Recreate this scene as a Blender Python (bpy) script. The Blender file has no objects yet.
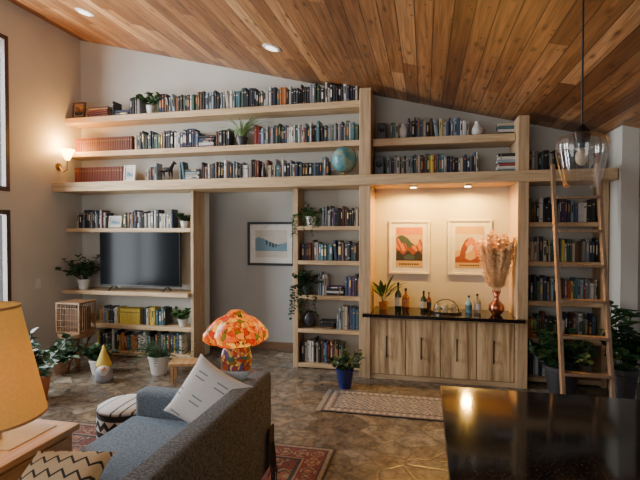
import bpy, math, random
from math import sin, cos, pi, radians, sqrt, atan2, floor
from mathutils import Vector, Matrix
R = random.Random(11)
SC = bpy.context.scene
COL = SC.collection

# ------------------------------------------------------------------ materials
def nt(name):
    m = bpy.data.materials.new(name); m.use_nodes = True
    t = m.node_tree; b = t.nodes['Principled BSDF']
    return m, t, b
def N(t, typ, **kw):
    n = t.nodes.new(typ)
    for k, v in kw.items():
        if k in n.inputs: n.inputs[k].default_value = v
        else: setattr(n, k, v)
    return n
def L(t, a, b): t.links.new(a, b)
def c4(c): return (c[0], c[1], c[2], 1)
def mul(c, k): return tuple(min(1, x*k) for x in c)
def mat(name, c, rough=.6, metal=0, var=.12, scale=8, em=None, es=0, trans=0, bump=0, spec=.5, sss=0, alpha=1):
    m, t, b = nt(name)
    tc = N(t, 'ShaderNodeTexCoord'); no = N(t, 'ShaderNodeTexNoise', Scale=scale, Detail=4)
    L(t, tc.outputs['Object'], no.inputs['Vector'])
    r = N(t, 'ShaderNodeValToRGB')
    r.color_ramp.elements[0].position = .3; r.color_ramp.elements[1].position = .7
    r.color_ramp.elements[0].color = c4(mul(c, 1-var)); r.color_ramp.elements[1].color = c4(mul(c, 1+var))
    L(t, no.outputs['Fac'], r.inputs['Fac']); L(t, r.outputs['Color'], b.inputs['Base Color'])
    b.inputs['Roughness'].default_value = rough; b.inputs['Metallic'].default_value = metal
    b.inputs['Transmission Weight'].default_value = trans
    b.inputs['Specular IOR Level'].default_value = spec
    b.inputs['Alpha'].default_value = alpha
    if em: b.inputs['Emission Color'].default_value = c4(em); b.inputs['Emission Strength'].default_value = es
    if bump:
        bp = N(t, 'ShaderNodeBump', Strength=bump, Distance=.01)
        n2 = N(t, 'ShaderNodeTexNoise', Scale=scale*8, Detail=3); L(t, tc.outputs['Object'], n2.inputs['Vector'])
        L(t, n2.outputs['Fac'], bp.inputs['Height']); L(t, bp.outputs['Normal'], b.inputs['Normal'])
    return m
def wood(name, c1, c2, axis=0, s=1.0, rough=.5, lo=.32, hi=.68):
    m, t, b = nt(name)
    tc = N(t, 'ShaderNodeTexCoord'); mp = N(t, 'ShaderNodeMapping')
    sc = [16*s]*3; sc[axis] = 1.1*s; mp.inputs['Scale'].default_value = sc
    oi = N(t, 'ShaderNodeObjectInfo'); va = N(t, 'ShaderNodeVectorMath', operation='ADD')
    L(t, tc.outputs['Object'], va.inputs[0]); L(t, mth(t, 'MULTIPLY', oi.outputs['Random'], 40), va.inputs[1])
    L(t, va.outputs[0], mp.inputs['Vector'])
    no = N(t, 'ShaderNodeTexNoise', Scale=1.6, Detail=8, Roughness=.65, Distortion=.6); L(t, mp.outputs[0], no.inputs['Vector'])
    r = N(t, 'ShaderNodeValToRGB'); e = r.color_ramp.elements
    e[0].position = lo; e[1].position = hi; e[0].color = c4(c1); e[1].color = c4(c2)
    x = e.new(.5); x.color = c4([(a*.4+b2*.6) for a, b2 in zip(c1, c2)])
    L(t, no.outputs['Fac'], r.inputs['Fac']); L(t, r.outputs['Color'], b.inputs['Base Color'])
    b.inputs['Roughness'].default_value = rough
    bp = N(t, 'ShaderNodeBump', Strength=.15, Distance=.003); L(t, no.outputs['Fac'], bp.inputs['Height']); L(t, bp.outputs['Normal'], b.inputs['Normal'])
    return m
def mth(t, op, a, b=None, c=None):
    n = t.nodes.new('ShaderNodeMath'); n.operation = op
    for i, x in enumerate((a, b, c)):
        if x is None: continue
        if isinstance(x, (int, float)): n.inputs[i].default_value = x
        else: L(t, x, n.inputs[i])
    return n.outputs[0]
def mixc(t, f, a, b, mode='MIX'):
    n = t.nodes.new('ShaderNodeMix'); n.data_type = 'RGBA'; n.blend_type = mode
    for s, x in ((n.inputs[0], f), (n.inputs[6], a), (n.inputs[7], b)):
        if isinstance(x, (int, float)): s.default_value = x
        elif isinstance(x, tuple): s.default_value = c4(x)
        else: L(t, x, s)
    return n.outputs[2]

def ceiling_mat():
    m, t, b = nt('cedar_plank_ceiling')
    tc = N(t, 'ShaderNodeTexCoord'); sp = N(t, 'ShaderNodeSeparateXYZ'); L(t, tc.outputs['Object'], sp.inputs[0])
    xs = mth(t, 'MULTIPLY', sp.outputs[0], 7.6)
    idx = mth(t, 'FLOOR', xs); fr = mth(t, 'FRACT', xs)
    wn = N(t, 'ShaderNodeTexWhiteNoise', noise_dimensions='1D'); L(t, idx, wn.inputs['W'])
    off = mth(t, 'MULTIPLY', wn.outputs['Value'], 9.0)
    seg = mth(t, 'FLOOR', mth(t, 'ADD', mth(t, 'MULTIPLY', sp.outputs[1], .30), off))
    wn2 = N(t, 'ShaderNodeTexWhiteNoise', noise_dimensions='1D'); L(t, mth(t, 'ADD', mth(t, 'MULTIPLY', seg, 13.37), idx), wn2.inputs['W'])
    r = N(t, 'ShaderNodeValToRGB'); e = r.color_ramp.elements
    e[0].color = (.18, .07, .024, 1); e[1].color = (.60, .32, .135, 1)
    x = e.new(.3); x.color = (.30, .13, .044, 1); x = e.new(.75); x.color = (.42, .195, .07, 1)
    L(t, wn2.outputs['Value'], r.inputs['Fac'])
    cb = N(t, 'ShaderNodeCombineXYZ'); L(t, mth(t, 'MULTIPLY', sp.outputs[0], 38), cb.inputs[0]); L(t, mth(t, 'MULTIPLY', sp.outputs[1], 1.6), cb.inputs[1]); L(t, off, cb.inputs[2])
    no = N(t, 'ShaderNodeTexNoise', Scale=1.0, Detail=6, Distortion=.9); L(t, cb.outputs[0], no.inputs['Vector'])
    g = N(t, 'ShaderNodeValToRGB'); g.color_ramp.elements[0].position = .32; g.color_ramp.elements[1].position = .68
    g.color_ramp.elements[0].color = (.55, .48, .42, 1); g.color_ramp.elements[1].color = (1.2, 1.2, 1.2, 1)
    L(t, no.outputs['Fac'], g.inputs['Fac'])
    col = mixc(t, 1.0, r.outputs['Color'], g.outputs['Color'], 'MULTIPLY')
    for (f1, f2, th0, th1, pk, seed) in ((7.6, 2.6, .03, .18, .40, 0), (7.6, 5.6, .02, .11, .60, 3.7)):
        cv = N(t, 'ShaderNodeCombineXYZ'); L(t, mth(t, 'MULTIPLY', sp.outputs[0], f1), cv.inputs[0]); L(t, mth(t, 'ADD', mth(t, 'MULTIPLY', sp.outputs[1], f2), mth(t, 'ADD', off, seed)), cv.inputs[1])
        vo = N(t, 'ShaderNodeTexVoronoi', Scale=1.0, voronoi_dimensions='2D'); L(t, cv.outputs[0], vo.inputs['Vector'])
        kn = N(t, 'ShaderNodeValToRGB'); kn.color_ramp.elements[0].position = th0; kn.color_ramp.elements[1].position = th1
        kn.color_ramp.elements[0].color = (1, 1, 1, 1); kn.color_ramp.elements[1].color = (0, 0, 0, 1)
        L(t, vo.outputs['Distance'], kn.inputs['Fac'])
        sc = N(t, 'ShaderNodeSeparateColor'); L(t, vo.outputs['Color'], sc.inputs[0])
        pick = mth(t, 'GREATER_THAN', sc.outputs[0], pk)
        col = mixc(t, mth(t, 'MULTIPLY', mth(t, 'MULTIPLY', kn.outputs['Color'], pick), .72), col, (.06, .02, .007))
    gr = mth(t, 'LESS_THAN', fr, .06)
    col = mixc(t, mth(t, 'MULTIPLY', gr, .85), col, (.03, .01, .004))
    L(t, col, b.inputs['Base Color']); b.inputs['Roughness'].default_value = .42
    return m
def flag_mat():
    m, t, b = nt('flagstone_floor')
    tc = N(t, 'ShaderNodeTexCoord')
    no = N(t, 'ShaderNodeTexNoise', Scale=1.7, Detail=1); L(t, tc.outputs['Object'], no.inputs['Vector'])
    no3 = N(t, 'ShaderNodeTexNoise', Scale=7, Detail=3); L(t, tc.outputs['Object'], no3.inputs['Vector'])
    mp = N(t, 'ShaderNodeMapping'); mp.inputs['Scale'].default_value = (1, 1, 0); L(t, tc.outputs['Object'], mp.inputs[0])
    v = mixc(t, .32, mp.outputs[0], no.outputs['Color']); v = mixc(t, .06, v, no3.outputs['Color'])
    vo = N(t, 'ShaderNodeTexVoronoi', Scale=7.2, voronoi_dimensions='2D'); L(t, v, vo.inputs['Vector'])
    ve = N(t, 'ShaderNodeTexVoronoi', Scale=7.2, feature='DISTANCE_TO_EDGE', voronoi_dimensions='2D'); L(t, v, ve.inputs['Vector'])
    sp = N(t, 'ShaderNodeSeparateColor'); L(t, vo.outputs['Color'], sp.inputs[0])
    r = N(t, 'ShaderNodeValToRGB'); e = r.color_ramp.elements
    e[0].color = (.115, .092, .072, 1); e[1].color = (.27, .235, .19, 1)
    for p, c in ((.25, (.18, .14, .10, 1)), (.45, (.145, .132, .115, 1)), (.65, (.215, .168, .118, 1)), (.82, (.165, .148, .13, 1))): x = e.new(p); x.color = c
    L(t, sp.outputs[0], r.inputs['Fac'])
    n2 = N(t, 'ShaderNodeTexNoise', Scale=9, Detail=9, Roughness=.75, Distortion=.5); L(t, tc.outputs['Object'], n2.inputs['Vector'])
    g = N(t, 'ShaderNodeValToRGB'); g.color_ramp.elements[0].position = .38; g.color_ramp.elements[1].position = .62
    g.color_ramp.elements[0].color = (.45, .43, .40, 1); g.color_ramp.elements[1].color = (1.45, 1.40, 1.3, 1)
    L(t, n2.outputs['Fac'], g.inputs['Fac'])
    col = mixc(t, 1.0, r.outputs['Color'], g.outputs['Color'], 'MULTIPLY')
    gr = N(t, 'ShaderNodeValToRGB'); gr.color_ramp.elements[0].position = .02; gr.color_ramp.elements[1].position = .07
    gr.color_ramp.elements[0].color = (.65, .65, .65, 1); gr.color_ramp.elements[1].color = (0, 0, 0, 1)
    L(t, ve.outputs['Distance'], gr.inputs['Fac'])
    col = mixc(t, gr.outputs['Color'], col, (.09, .075, .058))
    L(t, col, b.inputs['Base Color']); b.inputs['Roughness'].default_value = .24
    hh = mth(t, 'ADD', mth(t, 'MULTIPLY', n2.outputs['Fac'], .5), mth(t, 'MULTIPLY', mth(t, 'MINIMUM', ve.outputs['Distance'], .08), 6))
    bp = N(t, 'ShaderNodeBump', Strength=.3, Distance=.012); L(t, hh, bp.inputs['Height']); L(t, bp.outputs['Normal'], b.inputs['Normal'])
    return m
def granite_mat():
    m, t, b = nt('black_granite')
    tc = N(t, 'ShaderNodeTexCoord'); vo = N(t, 'ShaderNodeTexVoronoi', Scale=110); L(t, tc.outputs['Object'], vo.inputs['Vector'])
    r = N(t, 'ShaderNodeValToRGB'); r.color_ramp.elements[0].color = (.13, .115, .095, 1); r.color_ramp.elements[1].color = (.006, .006, .007, 1); r.color_ramp.elements[1].position = .28
    L(t, vo.outputs['Distance'], r.inputs['Fac']); L(t, r.outputs['Color'], b.inputs['Base Color'])
    b.inputs['Roughness'].default_value = .075; b.inputs['IOR'].default_value = 1.52
    return m
def mosaic_mat(name, cols, scale, es):
    m, t, b = nt(name)
    tc = N(t, 'ShaderNodeTexCoord'); vo = N(t, 'ShaderNodeTexVoronoi', Scale=scale); ve = N(t, 'ShaderNodeTexVoronoi', Scale=scale, feature='DISTANCE_TO_EDGE')
    nz = N(t, 'ShaderNodeTexNoise', Scale=14, Detail=2); L(t, tc.outputs['Object'], nz.inputs[0]); vv = mixc(t, .06, tc.outputs['Object'], nz.outputs['Color'])
    L(t, vv, vo.inputs['Vector']); L(t, vv, ve.inputs['Vector'])
    sp = N(t, 'ShaderNodeSeparateColor'); L(t, vo.outputs['Color'], sp.inputs[0])
    r = N(t, 'ShaderNodeValToRGB'); r.color_ramp.interpolation = 'CONSTANT'; e = r.color_ramp.elements
    e[0].color = c4(cols[0]); e[1].color = c4(cols[-1]); e[1].position = 1-1/len(cols)
    for i in range(1, len(cols)-1): x = e.new(i/len(cols)); x.color = c4(cols[i])
    L(t, sp.outputs[0], r.inputs['Fac'])
    ln = mth(t, 'LESS_THAN', ve.outputs['Distance'], .035)
    v2 = N(t, 'ShaderNodeTexVoronoi', Scale=scale*.42); L(t, vv, v2.inputs['Vector'])
    fl = mth(t, 'LESS_THAN', v2.outputs['Distance'], .36); ce = mth(t, 'LESS_THAN', v2.outputs['Distance'], .13)
    col = mixc(t, mth(t, 'MULTIPLY', fl, .75), r.outputs['Color'], cols[0]); col = mixc(t, ce, col, cols[3])
    col = mixc(t, ln, col, (.04, .012, .003))
    L(t, mixc(t, .7, col, (0, 0, 0)), b.inputs['Base Color']); L(t, col, b.inputs['Emission Color']); b.inputs['Emission Strength'].default_value = es
    b.inputs['Roughness'].default_value = .3; b.inputs['Specular IOR Level'].default_value = .3
    return m
def pane_mat(name, tint=(1, 1, 1), g=.12, k=.6):
    m = bpy.data.materials.new(name); m.use_nodes = True; t = m.node_tree; t.nodes.clear()
    o = N(t, 'ShaderNodeOutputMaterial'); mx = N(t, 'ShaderNodeMixShader'); tr = N(t, 'ShaderNodeBsdfTransparent'); gl = N(t, 'ShaderNodeBsdfGlossy', Roughness=.06)
    tr.inputs[0].default_value = c4(tint)
    fr = N(t, 'ShaderNodeLayerWeight', Blend=.35)
    L(t, mth(t, 'ADD', mth(t, 'MULTIPLY', fr.outputs['Facing'], k), g*.4), mx.inputs[0])
    L(t, tr.outputs[0], mx.inputs[1]); L(t, gl.outputs[0], mx.inputs[2]); L(t, mx.outputs[0], o.inputs[0])
    return m
def shade_mat(name, c, es):
    m = bpy.data.materials.new(name); m.use_nodes = True; t = m.node_tree; t.nodes.clear()
    o = N(t, 'ShaderNodeOutputMaterial'); mx = N(t, 'ShaderNodeMixShader', Fac=.6); d = N(t, 'ShaderNodeBsdfDiffuse'); tr = N(t, 'ShaderNodeBsdfTranslucent'); em = N(t, 'ShaderNodeEmission', Strength=es)
    tc = N(t, 'ShaderNodeTexCoord'); no = N(t, 'ShaderNodeTexNoise', Scale=60, Detail=3); L(t, tc.outputs['Object'], no.inputs['Vector'])
    col = mixc(t, no.outputs['Fac'], mul(c, .8), mul(c, 1.1))
    for n in (d, tr, em): L(t, col, n.inputs[0])
    ad = N(t, 'ShaderNodeAddShader'); L(t, d.outputs[0], mx.inputs[1]); L(t, tr.outputs[0], mx.inputs[2]); L(t, mx.outputs[0], ad.inputs[0]); L(t, em.outputs[0], ad.inputs[1]); L(t, ad.outputs[0], o.inputs[0])
    return m

WH_WALL = mat('warm_white_plaster', (.58, .55, .48), .85, var=.03, scale=3, bump=.05)
GR_WALL = mat('grey_plaster', (.28, .27, .26), .85, var=.03, scale=3)
HALL_WALL = mat('hall_plaster', (.42, .41, .39), .85, var=.03, scale=3)
OAK_X = wood('pale_oak_grain', (.37, .23, .11), (.68, .48, .27), 0)
OAK_Z = wood('pale_oak_upright', (.35, .215, .10), (.62, .43, .245), 2)
OAK_D = wood('rustic_oak_door', (.22, .115, .045), (.76, .53, .28), 2, .5, lo=.34, hi=.58)
LADW = wood('ladder_wood', (.17, .10, .055), (.36, .225, .135), 2)
TABW = wood('honey_wood', (.32, .16, .06), (.60, .34, .145), 1)
DKW = wood('dark_wood', (.06, .03, .018), (.16, .085, .045), 2)
MIDW = wood('mid_brown_wood', (.15, .075, .035), (.32, .17, .08), 0)
BASEW = wood('stained_baseboard', (.14, .075, .04), (.25, .14, .07), 0)
FRMW = wood('window_frame_wood', (.035, .02, .015), (.09, .05, .035), 2)
GRAN = granite_mat(); CEIL = ceiling_mat(); FLAG = flag_mat()
BLK = mat('black_metal', (.015, .015, .016), .4, .6)
BLKP = mat('black_plastic', (.012, .012, .013), .3)
SCR = mat('tv_screen_glass', (.006, .007, .009), .15, spec=.10)
WHT = mat('white_ceramic', (.70, .68, .64), .35)
CRM = mat('cream_paper', (.62, .56, .44), .8)
TERR = mat('terracotta', (.36, .13, .06), .7, bump=.1)
BLUEP = mat('cobalt_glaze', (.01, .02, .12), .15)
DKPOT = mat('dark_glazed_pot', (.04, .04, .045), .3)
ORP = mat('orange_glaze', (.6, .2, .04), .3)
SOIL = mat('potting_soil', (.03, .02, .013), .95, scale=40, var=.4)
G1 = mat('leaf_green', (.055, .13, .03), .5, var=.4, scale=12)
G2 = mat('leaf_dark_green', (.020, .058, .020), .45, var=.4, scale=12)
G3 = mat('leaf_pale_green', (.18, .29, .11), .5, var=.3, scale=12)
GOLD = mat('gold_foil', (.55, .40, .15), .35, .7)
DGOLD = mat('dull_gold_foil', (.26, .16, .06), .5, .4)
BRASS = mat('brass', (.45, .28, .1), .3, 1)
COPPER = mat('copper', (.50, .17, .09), .22, .9)
SILV = mat('steel', (.5, .5, .5), .25, 1)
SOFA = mat('blue_grey_tweed', (.20, .26, .32), .95, var=.45, scale=95, bump=.9)
SOFAB = mat('grey_tweed', (.175, .18, .185), .95, var=.65, scale=90, bump=1.0)
GLASS = pane_mat('clear_glass', (.97, .98, .98), .05, .1)
SMOKE = pane_mat('ribbed_clear_glass', (.98, .97, .95), .25, .5)
LENS = mat('lit_lens', (.9, .85, .75), .4, em=(1, .9, .75), es=2.5)
LENSH = mat('bright_lit_lens', (1, .8, .5), .4, em=(1, .68, .34), es=22)
BULB = mat('lit_bulb', (1, .8, .5), .4, em=(1, .66, .3), es=30)

# ------------------------------------------------------------------ mesh builder
class M:
    def __init__(s): s.v = []; s.f = []; s.m = []
    def face(s, idx, mi=0): s.f.append(tuple(idx)); s.m.append(mi)
    def box(s, x0, x1, y0, y1, z0, z1, mi=0):
        b = len(s.v)
        s.v += [(x0, y0, z0), (x1, y0, z0), (x1, y1, z0), (x0, y1, z0), (x0, y0, z1), (x1, y0, z1), (x1, y1, z1), (x0, y1, z1)]
        for q in ((0, 3, 2, 1), (4, 5, 6, 7), (0, 1, 5, 4), (1, 2, 6, 5), (2, 3, 7, 6), (3, 0, 4, 7)): s.face([b+i for i in q], mi)
        return s
    def hexa(s, pts, mi=0):
        b = len(s.v); s.v += pts
        for q in ((0, 3, 2, 1), (4, 5, 6, 7), (0, 1, 5, 4), (1, 2, 6, 5), (2, 3, 7, 6), (3, 0, 4, 7)): s.face([b+i for i in q], mi)
        return s
    def lathe(s, prof, seg=24, mi=0, c=(0, 0, 0), cap0=True, cap1=True, rf=None, tilt=None):
        b = len(s.v)
        for (r, z) in prof:
            for i in range(seg):
                a = 2*pi*i/seg; k = rf(a, z) if rf else 1
                p = Vector((r*k*cos(a), r*k*sin(a), z))
                if tilt: p = tilt @ p
                s.v.append((c[0]+p.x, c[1]+p.y, c[2]+p.z))
        for j in range(len(prof)-1):
            for i in range(seg):
                s.face((b+j*seg+i, b+j*seg+(i+1) % seg, b+(j+1)*seg+(i+1) % seg, b+(j+1)*seg+i), mi)
        if cap0: s.face([b+i for i in range(seg)][::-1], mi)
        if cap1: s.face([b+(len(prof)-1)*seg+i for i in range(seg)], mi)
        return s
    def ball(s, c, r, mi=0, seg=16, n=10, sz=1, sx=1):
        return s.lathe([(max(r*sin(pi*k/n), 1e-4), -r*cos(pi*k/n)*sz) for k in range(n+1)], seg, mi, c)
    def tube(s, pts, r, seg=8, mi=0):
        pts = [Vector(p) for p in pts]; b = len(s.v); n = len(pts)
        for i, p in enumerate(pts):
            d = (pts[min(i+1, n-1)]-pts[max(i-1, 0)]).normalized()
            u = d.cross(Vector((0, 0, 1)))
            if u.length < .05: u = d.cross(Vector((1, 0, 0)))
            u.normalize(); w = d.cross(u); rr = r[i] if isinstance(r, (list, tuple)) else r
            for k in range(seg):
                a = 2*pi*k/seg; q = p+u*cos(a)*rr+w*sin(a)*rr; s.v.append(tuple(q))
        for i in range(n-1):
            for k in range(seg): s.face((b+i*seg+k, b+i*seg+(k+1) % seg, b+(i+1)*seg+(k+1) % seg, b+(i+1)*seg+k), mi)
        s.face([b+k for k in range(seg)][::-1], mi); s.face([b+(n-1)*seg+k for k in range(seg)], mi)
        return s
    def blade(s, base, az, el, Ln, W, droop, n=6, kind='grass', mi=0):
        p = Vector(base); b = len(s.v); side = Vector((-sin(az), cos(az), 0))
        for i in range(n+1):
            t = i/n; e = el-droop*t
            if kind == 'grass': w = W*(1-t)**.6*(.5+.5*min(1, t*4))
            elif kind == 'leaf': w = W*.07 if t < .4 else W*max(.03, sin(pi*min(1, (t-.4)/.6)**.8))
            else: w = W*max(.03, sin(pi*t**.8))
            for q in (p-side*w, p+Vector((0, 0, -w*.35)), p+side*w): s.v.append((q.x, q.y, q.z))
            p = p+Vector((cos(e)*cos(az), cos(e)*sin(az), sin(e)))*Ln/n
        for i in range(n):
            for k in (0, 1): s.face((b+i*3+k, b+i*3+k+1, b+(i+1)*3+k+1, b+(i+1)*3+k), mi)
        return s
    def shift(s, o): s.v = [(x-o[0], y-o[1], z-o[2]) for x, y, z in s.v]; return s
    def obj(s, name, mats, parent=None, smooth=False, bevel=0, seg=2, world=False, label=None, rot=None):
        if world and parent: s.shift(tuple(parent.location))
        if not isinstance(mats, (list, tuple)): mats = [mats]
        xs = [p[0] for p in s.v]; ys = [p[1] for p in s.v]; zs = [p[2] for p in s.v]
        pv = ((min(xs)+max(xs))/2, (min(ys)+max(ys))/2, min(zs))
        me = bpy.data.meshes.new(name); me.from_pydata([(x-pv[0], y-pv[1], z-pv[2]) for x, y, z in s.v], [], s.f)
        for m in mats: me.materials.append(m)
        me.polygons.foreach_set('material_index', s.m)
        if smooth: me.polygons.foreach_set('use_smooth', [True]*len(s.f))
        me.update()
        o = bpy.data.objects.new(name, me); o.location = pv; COL.objects.link(o)
        if rot: o.rotation_euler = rot
        if parent: o.parent = parent
        if bevel:
            md = o.modifiers.new('bevel', 'BEVEL'); md.width = bevel; md.segments = seg; md.limit_method = 'ANGLE'
            if seg > 2: me.polygons.foreach_set('use_smooth', [True]*len(s.f))
        if label: o['label'] = label
        return o
def tag(o, label, cat, group=None):
    o['label'] = label; o['category'] = cat
    if group: o['group'] = group
    return o
def T(name, label, cat, loc=(0, 0, 0), rot=(0, 0, 0), group=None):
    o = bpy.data.objects.new(name, None); o.empty_display_size = .1; o.location = loc; o.rotation_euler = rot; COL.objects.link(o)
    return tag(o, label, cat, group)
def struct(o): o['kind'] = 'structure'; return o
def light(name, typ, loc, energy, color, parent=None, size=.1, rot=(0, 0, 0), **kw):
    l = bpy.data.lights.new(name, typ); l.energy = energy; l.color = color
    if typ == 'AREA': l.size = size
    else: l.shadow_soft_size = size
    for k, v in kw.items(): setattr(l, k, v)
    o = bpy.data.objects.new(name, l); o.location = loc; o.rotation_euler = rot; COL.objects.link(o)
    if parent: o.parent = parent
    return o

# ------------------------------------------------------------------ room shell
WY = 5.8; LX = -4.83; RX = 4.2
def cz(x): return 3.21-.249*x
struct(M().box(LX-.2, RX, -1.5, 7.0, -.1, 0).obj('floor', FLAG))
a = M().hexa([(LX-.06, -1.5, cz(LX-.06)), (RX, -1.5, cz(RX)), (RX, 6.0, cz(RX)), (LX-.06, 6.0, cz(LX-.06)),
              (LX-.06, -1.5, cz(LX-.06)+.1), (RX, -1.5, cz(RX)+.1), (RX, 6.0, cz(RX)+.1), (LX-.06, 6.0, cz(LX-.06)+.1)])
struct(a.obj('ceiling', CEIL))
def wseg(m, x0, x1, y0, y1, z0, z1=None):
    za = cz(x0) if z1 is None else z1; zb = cz(x1) if z1 is None else z1
    m.hexa([(x0, y0, z0), (x1, y0, z0), (x1, y1, z0), (x0, y1, z0), (x0, y0, za), (x1, y0, zb), (x1, y1, zb), (x0, y1, za)])
w = M(); wseg(w, LX, -2.90, WY, WY+.12, 0); wseg(w, -2.90, -1.58, WY, WY+.12, 2.2); wseg(w, -1.58, 2.07, WY, WY+.12, 0)
struct(w.obj('wall_back', WH_WALL))
w = M(); wseg(w, 2.07, RX, WY, WY+.12, 0); struct(w.obj('wall_side', GR_WALL))
w = M(); wseg(w, 1.915, 2.07, 5.2, WY, 0); struct(w.obj('wall_pillar', WH_WALL))
struct(M().box(2.22, 2.32, 5.765, 5.8, 0, 2.05).box(2.32, 3.2, 5.765, 5.8, 1.96, 2.05).obj('trim_1', WH_WALL))
WA, WB = 3.0, 4.60
w = M()
for (y0, y1, z0, z1) in ((-1.5, WA, 0, cz(LX)), (WB, WY+.12, 0, cz(LX)), (WA, WB, 0, .72), (WA, WB, 1.93, 2.15), (WA, WB, 3.98, cz(LX))):
    w.box(LX-.05, LX, y0, y1, z0, z1)
struct(w.obj('wall_left', WH_WALL))
for i, (z0, z1) in enumerate(((.72, 1.93), (2.15, 3.98))):
    e = T('window_%d' % (i+1), 'dark wood framed window in the plaster wall', 'window', (LX-.05, (WA+WB)/2, z0)); struct(e)
    f = M(); t = .055
    f.box(LX-.05, LX+.012, WA, WA+t, z0, z1).box(LX-.05, LX+.012, WB-t, WB, z0, z1).box(LX-.05, LX+.012, WA+t, WB-t, z0, z0+t).box(LX-.05, LX+.012, WA+t, WB-t, z1-t, z1)
    f.box(LX-.05, LX-.01, (WA+WB)/2-.02, (WA+WB)/2+.02, z0+t, z1-t)
    f.obj('window_frame', FRMW, e, world=True)
    M().box(LX-.045, LX-.04, WA+t, WB-t, z0+t, z1-t).obj('window_pane', GLASS, e, world=True)
struct(M().box(-3.6, -.9, 6.3, 6.4, 0, 2.7).obj('wall_hall_back', HALL_WALL))
struct(M().box(-3.7, -3.6, 5.92, 6.4, 0, 2.7).obj('wall_hall_side', HALL_WALL))
struct(M().box(-.9, -.8, 5.92, 6.4, 0, 2.7).obj('wall_hall_end', HALL_WALL))
struct(M().box(-3.6, -.9, 5.92, 6.4, 2.7, 2.75).obj('ceiling_hall', HALL_WALL))
struct(M().box(-3.6, -.9, 6.28, 6.3, 0, .1).obj('baseboard_hall', BASEW))
struct(M().box(LX, LX+.015, -1.5, 5.2, 0, .09).obj('baseboard_left', BASEW))
light('hall_fill', 'POINT', (-2.2, 6.1, 2.55), 3.5, (1, .95, .88), size=.12)  # weak fill added to brighten the hallway, no fixture belongs to it

# ------------------------------------------------------------------ shelving
SF = 5.49
def plank(label, x0, x1, y0, z0, z1):
    return tag(M().box(x0, x1, y0, WY, z0, z1).obj('wall_shelf', OAK_X, bevel=.006), label, 'shelf')
plank('thick pale oak floating shelf highest under the sloped ceiling', LX, -.735, SF, 3.15, 3.23)
plank('pale oak floating shelf below the highest one', LX, -.735, SF, 2.69, 2.76)
plank('pale oak shelf between the two upright posts', -.595, .955, 5.4, 2.66, 2.745)
plank('very long thick pale oak shelf crossing the whole wall', LX, 1.9, 5.25, 2.20, 2.32)
for x0, x1, zt, n in ((-.73, -.60, 3.30, 'tall'), (.96, 1.07, 2.90, 'shorter')):
    tag(M().box(x0, x1, 5.27, WY, 2.32, zt).obj('wooden_post', OAK_Z, bevel=.005), n+' pale oak post standing on the long shelf', 'post')
    tag(M().box(x0, x1, 5.27, WY, 0, 2.20).obj('wooden_post', OAK_Z, bevel=.005), 'pale oak upright framing the bar niche', 'post')
def case(label, x0, x1, zs, panels, th=.05, ext=None):
    e = T('bookcase', label, 'bookcase', ((x0+x1)/2, 5.65, 0))
    for p in panels: M().box(p[0], p[1], SF, WY, 0, 2.20).obj('side_panel', OAK_Z, e, bevel=.004, world=True)
    for z in zs: M().box(x0, x1, SF-(.08 if z in (ext or []) else 0), WY, z-th, z).obj('shelf', OAK_X, e, bevel=.008, world=True)
case('built-in pale oak bookcase holding the television', LX, -2.95, [1.72, .88, .42, .06], [(-2.95, -2.91)], .055, [.88])
case('narrow pale oak bookcase beside the doorway', -1.515, -.73, [1.74, 1.32, .895, .485, .06], [(-1.577, -1.515)])
case('narrow pale oak bookcase behind the ladder', 1.07, 1.85, [1.777, 1.345, .91, .50, .07], [(1.85, 1.905)])

# ------------------------------------------------------------------ bar cabinet
cab = T('bar_cabinet', 'rustic oak bar cabinet with four doors in the niche', 'cabinet', (.18, 5.55, 0))
M().box(-.598, .958, 5.33, 5.77, .05, .71).box(-.598, .958, 5.29, 5.33, 0, .05).box(-.598, -.585, 5.29, 5.33, .05, .71).box(.945, .958, 5.29, 5.33, .05, .71).box(-.585, .945, 5.29, 5.33, .685, .71).obj('body', OAK_X, cab, world=True)
for i in range(4):
    x0 = -.583+i*.382; x1 = x0+.374
    d = M().box(x0, x1, 5.295, 5.33, .055, .68).obj('door', OAK_D, cab, bevel=.003, world=True)
    hx = (x0+x1)/2-.02
    h = M().box(hx-.006, hx+.006, 5.262, 5.272, .25, .50).box(hx-.005, hx+.005, 5.272, 5.296, .265, .28).box(hx-.005, hx+.005, 5.272, 5.296, .47, .485)
    h.shift((cab.location[0]+d.location[0], cab.location[1]+d.location[1], cab.location[2]+d.location[2]))
    h.obj('handle', BLK, d)
tag(M().box(-.598, .958, 5.265, 5.77, .712, .75).box(-.68, 1.03, 5.19, 5.265, .712, .75).obj('bar_countertop', GRAN, bevel=.003), 'polished black granite worktop on the oak bar cabinet', 'countertop')
for x in (-.13, .47):
    e = T('puck_light', 'round recessed warm downlight under the long shelf', 'light', (x, 5.48, 2.19), group='puck lights in the bar niche')
    M().lathe([(.045, -.008), (.05, .008)], 20).obj('trim_ring', SILV, e)
    M().lathe([(.035, -.012), (.035, -.0085)], 20).obj('lens', LENSH, e)
    light('downlight_beam', 'SPOT', (0, 0, -.03), 92, (1, .52, .085), e, size=.04, spot_size=radians(177), spot_blend=.35)

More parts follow.
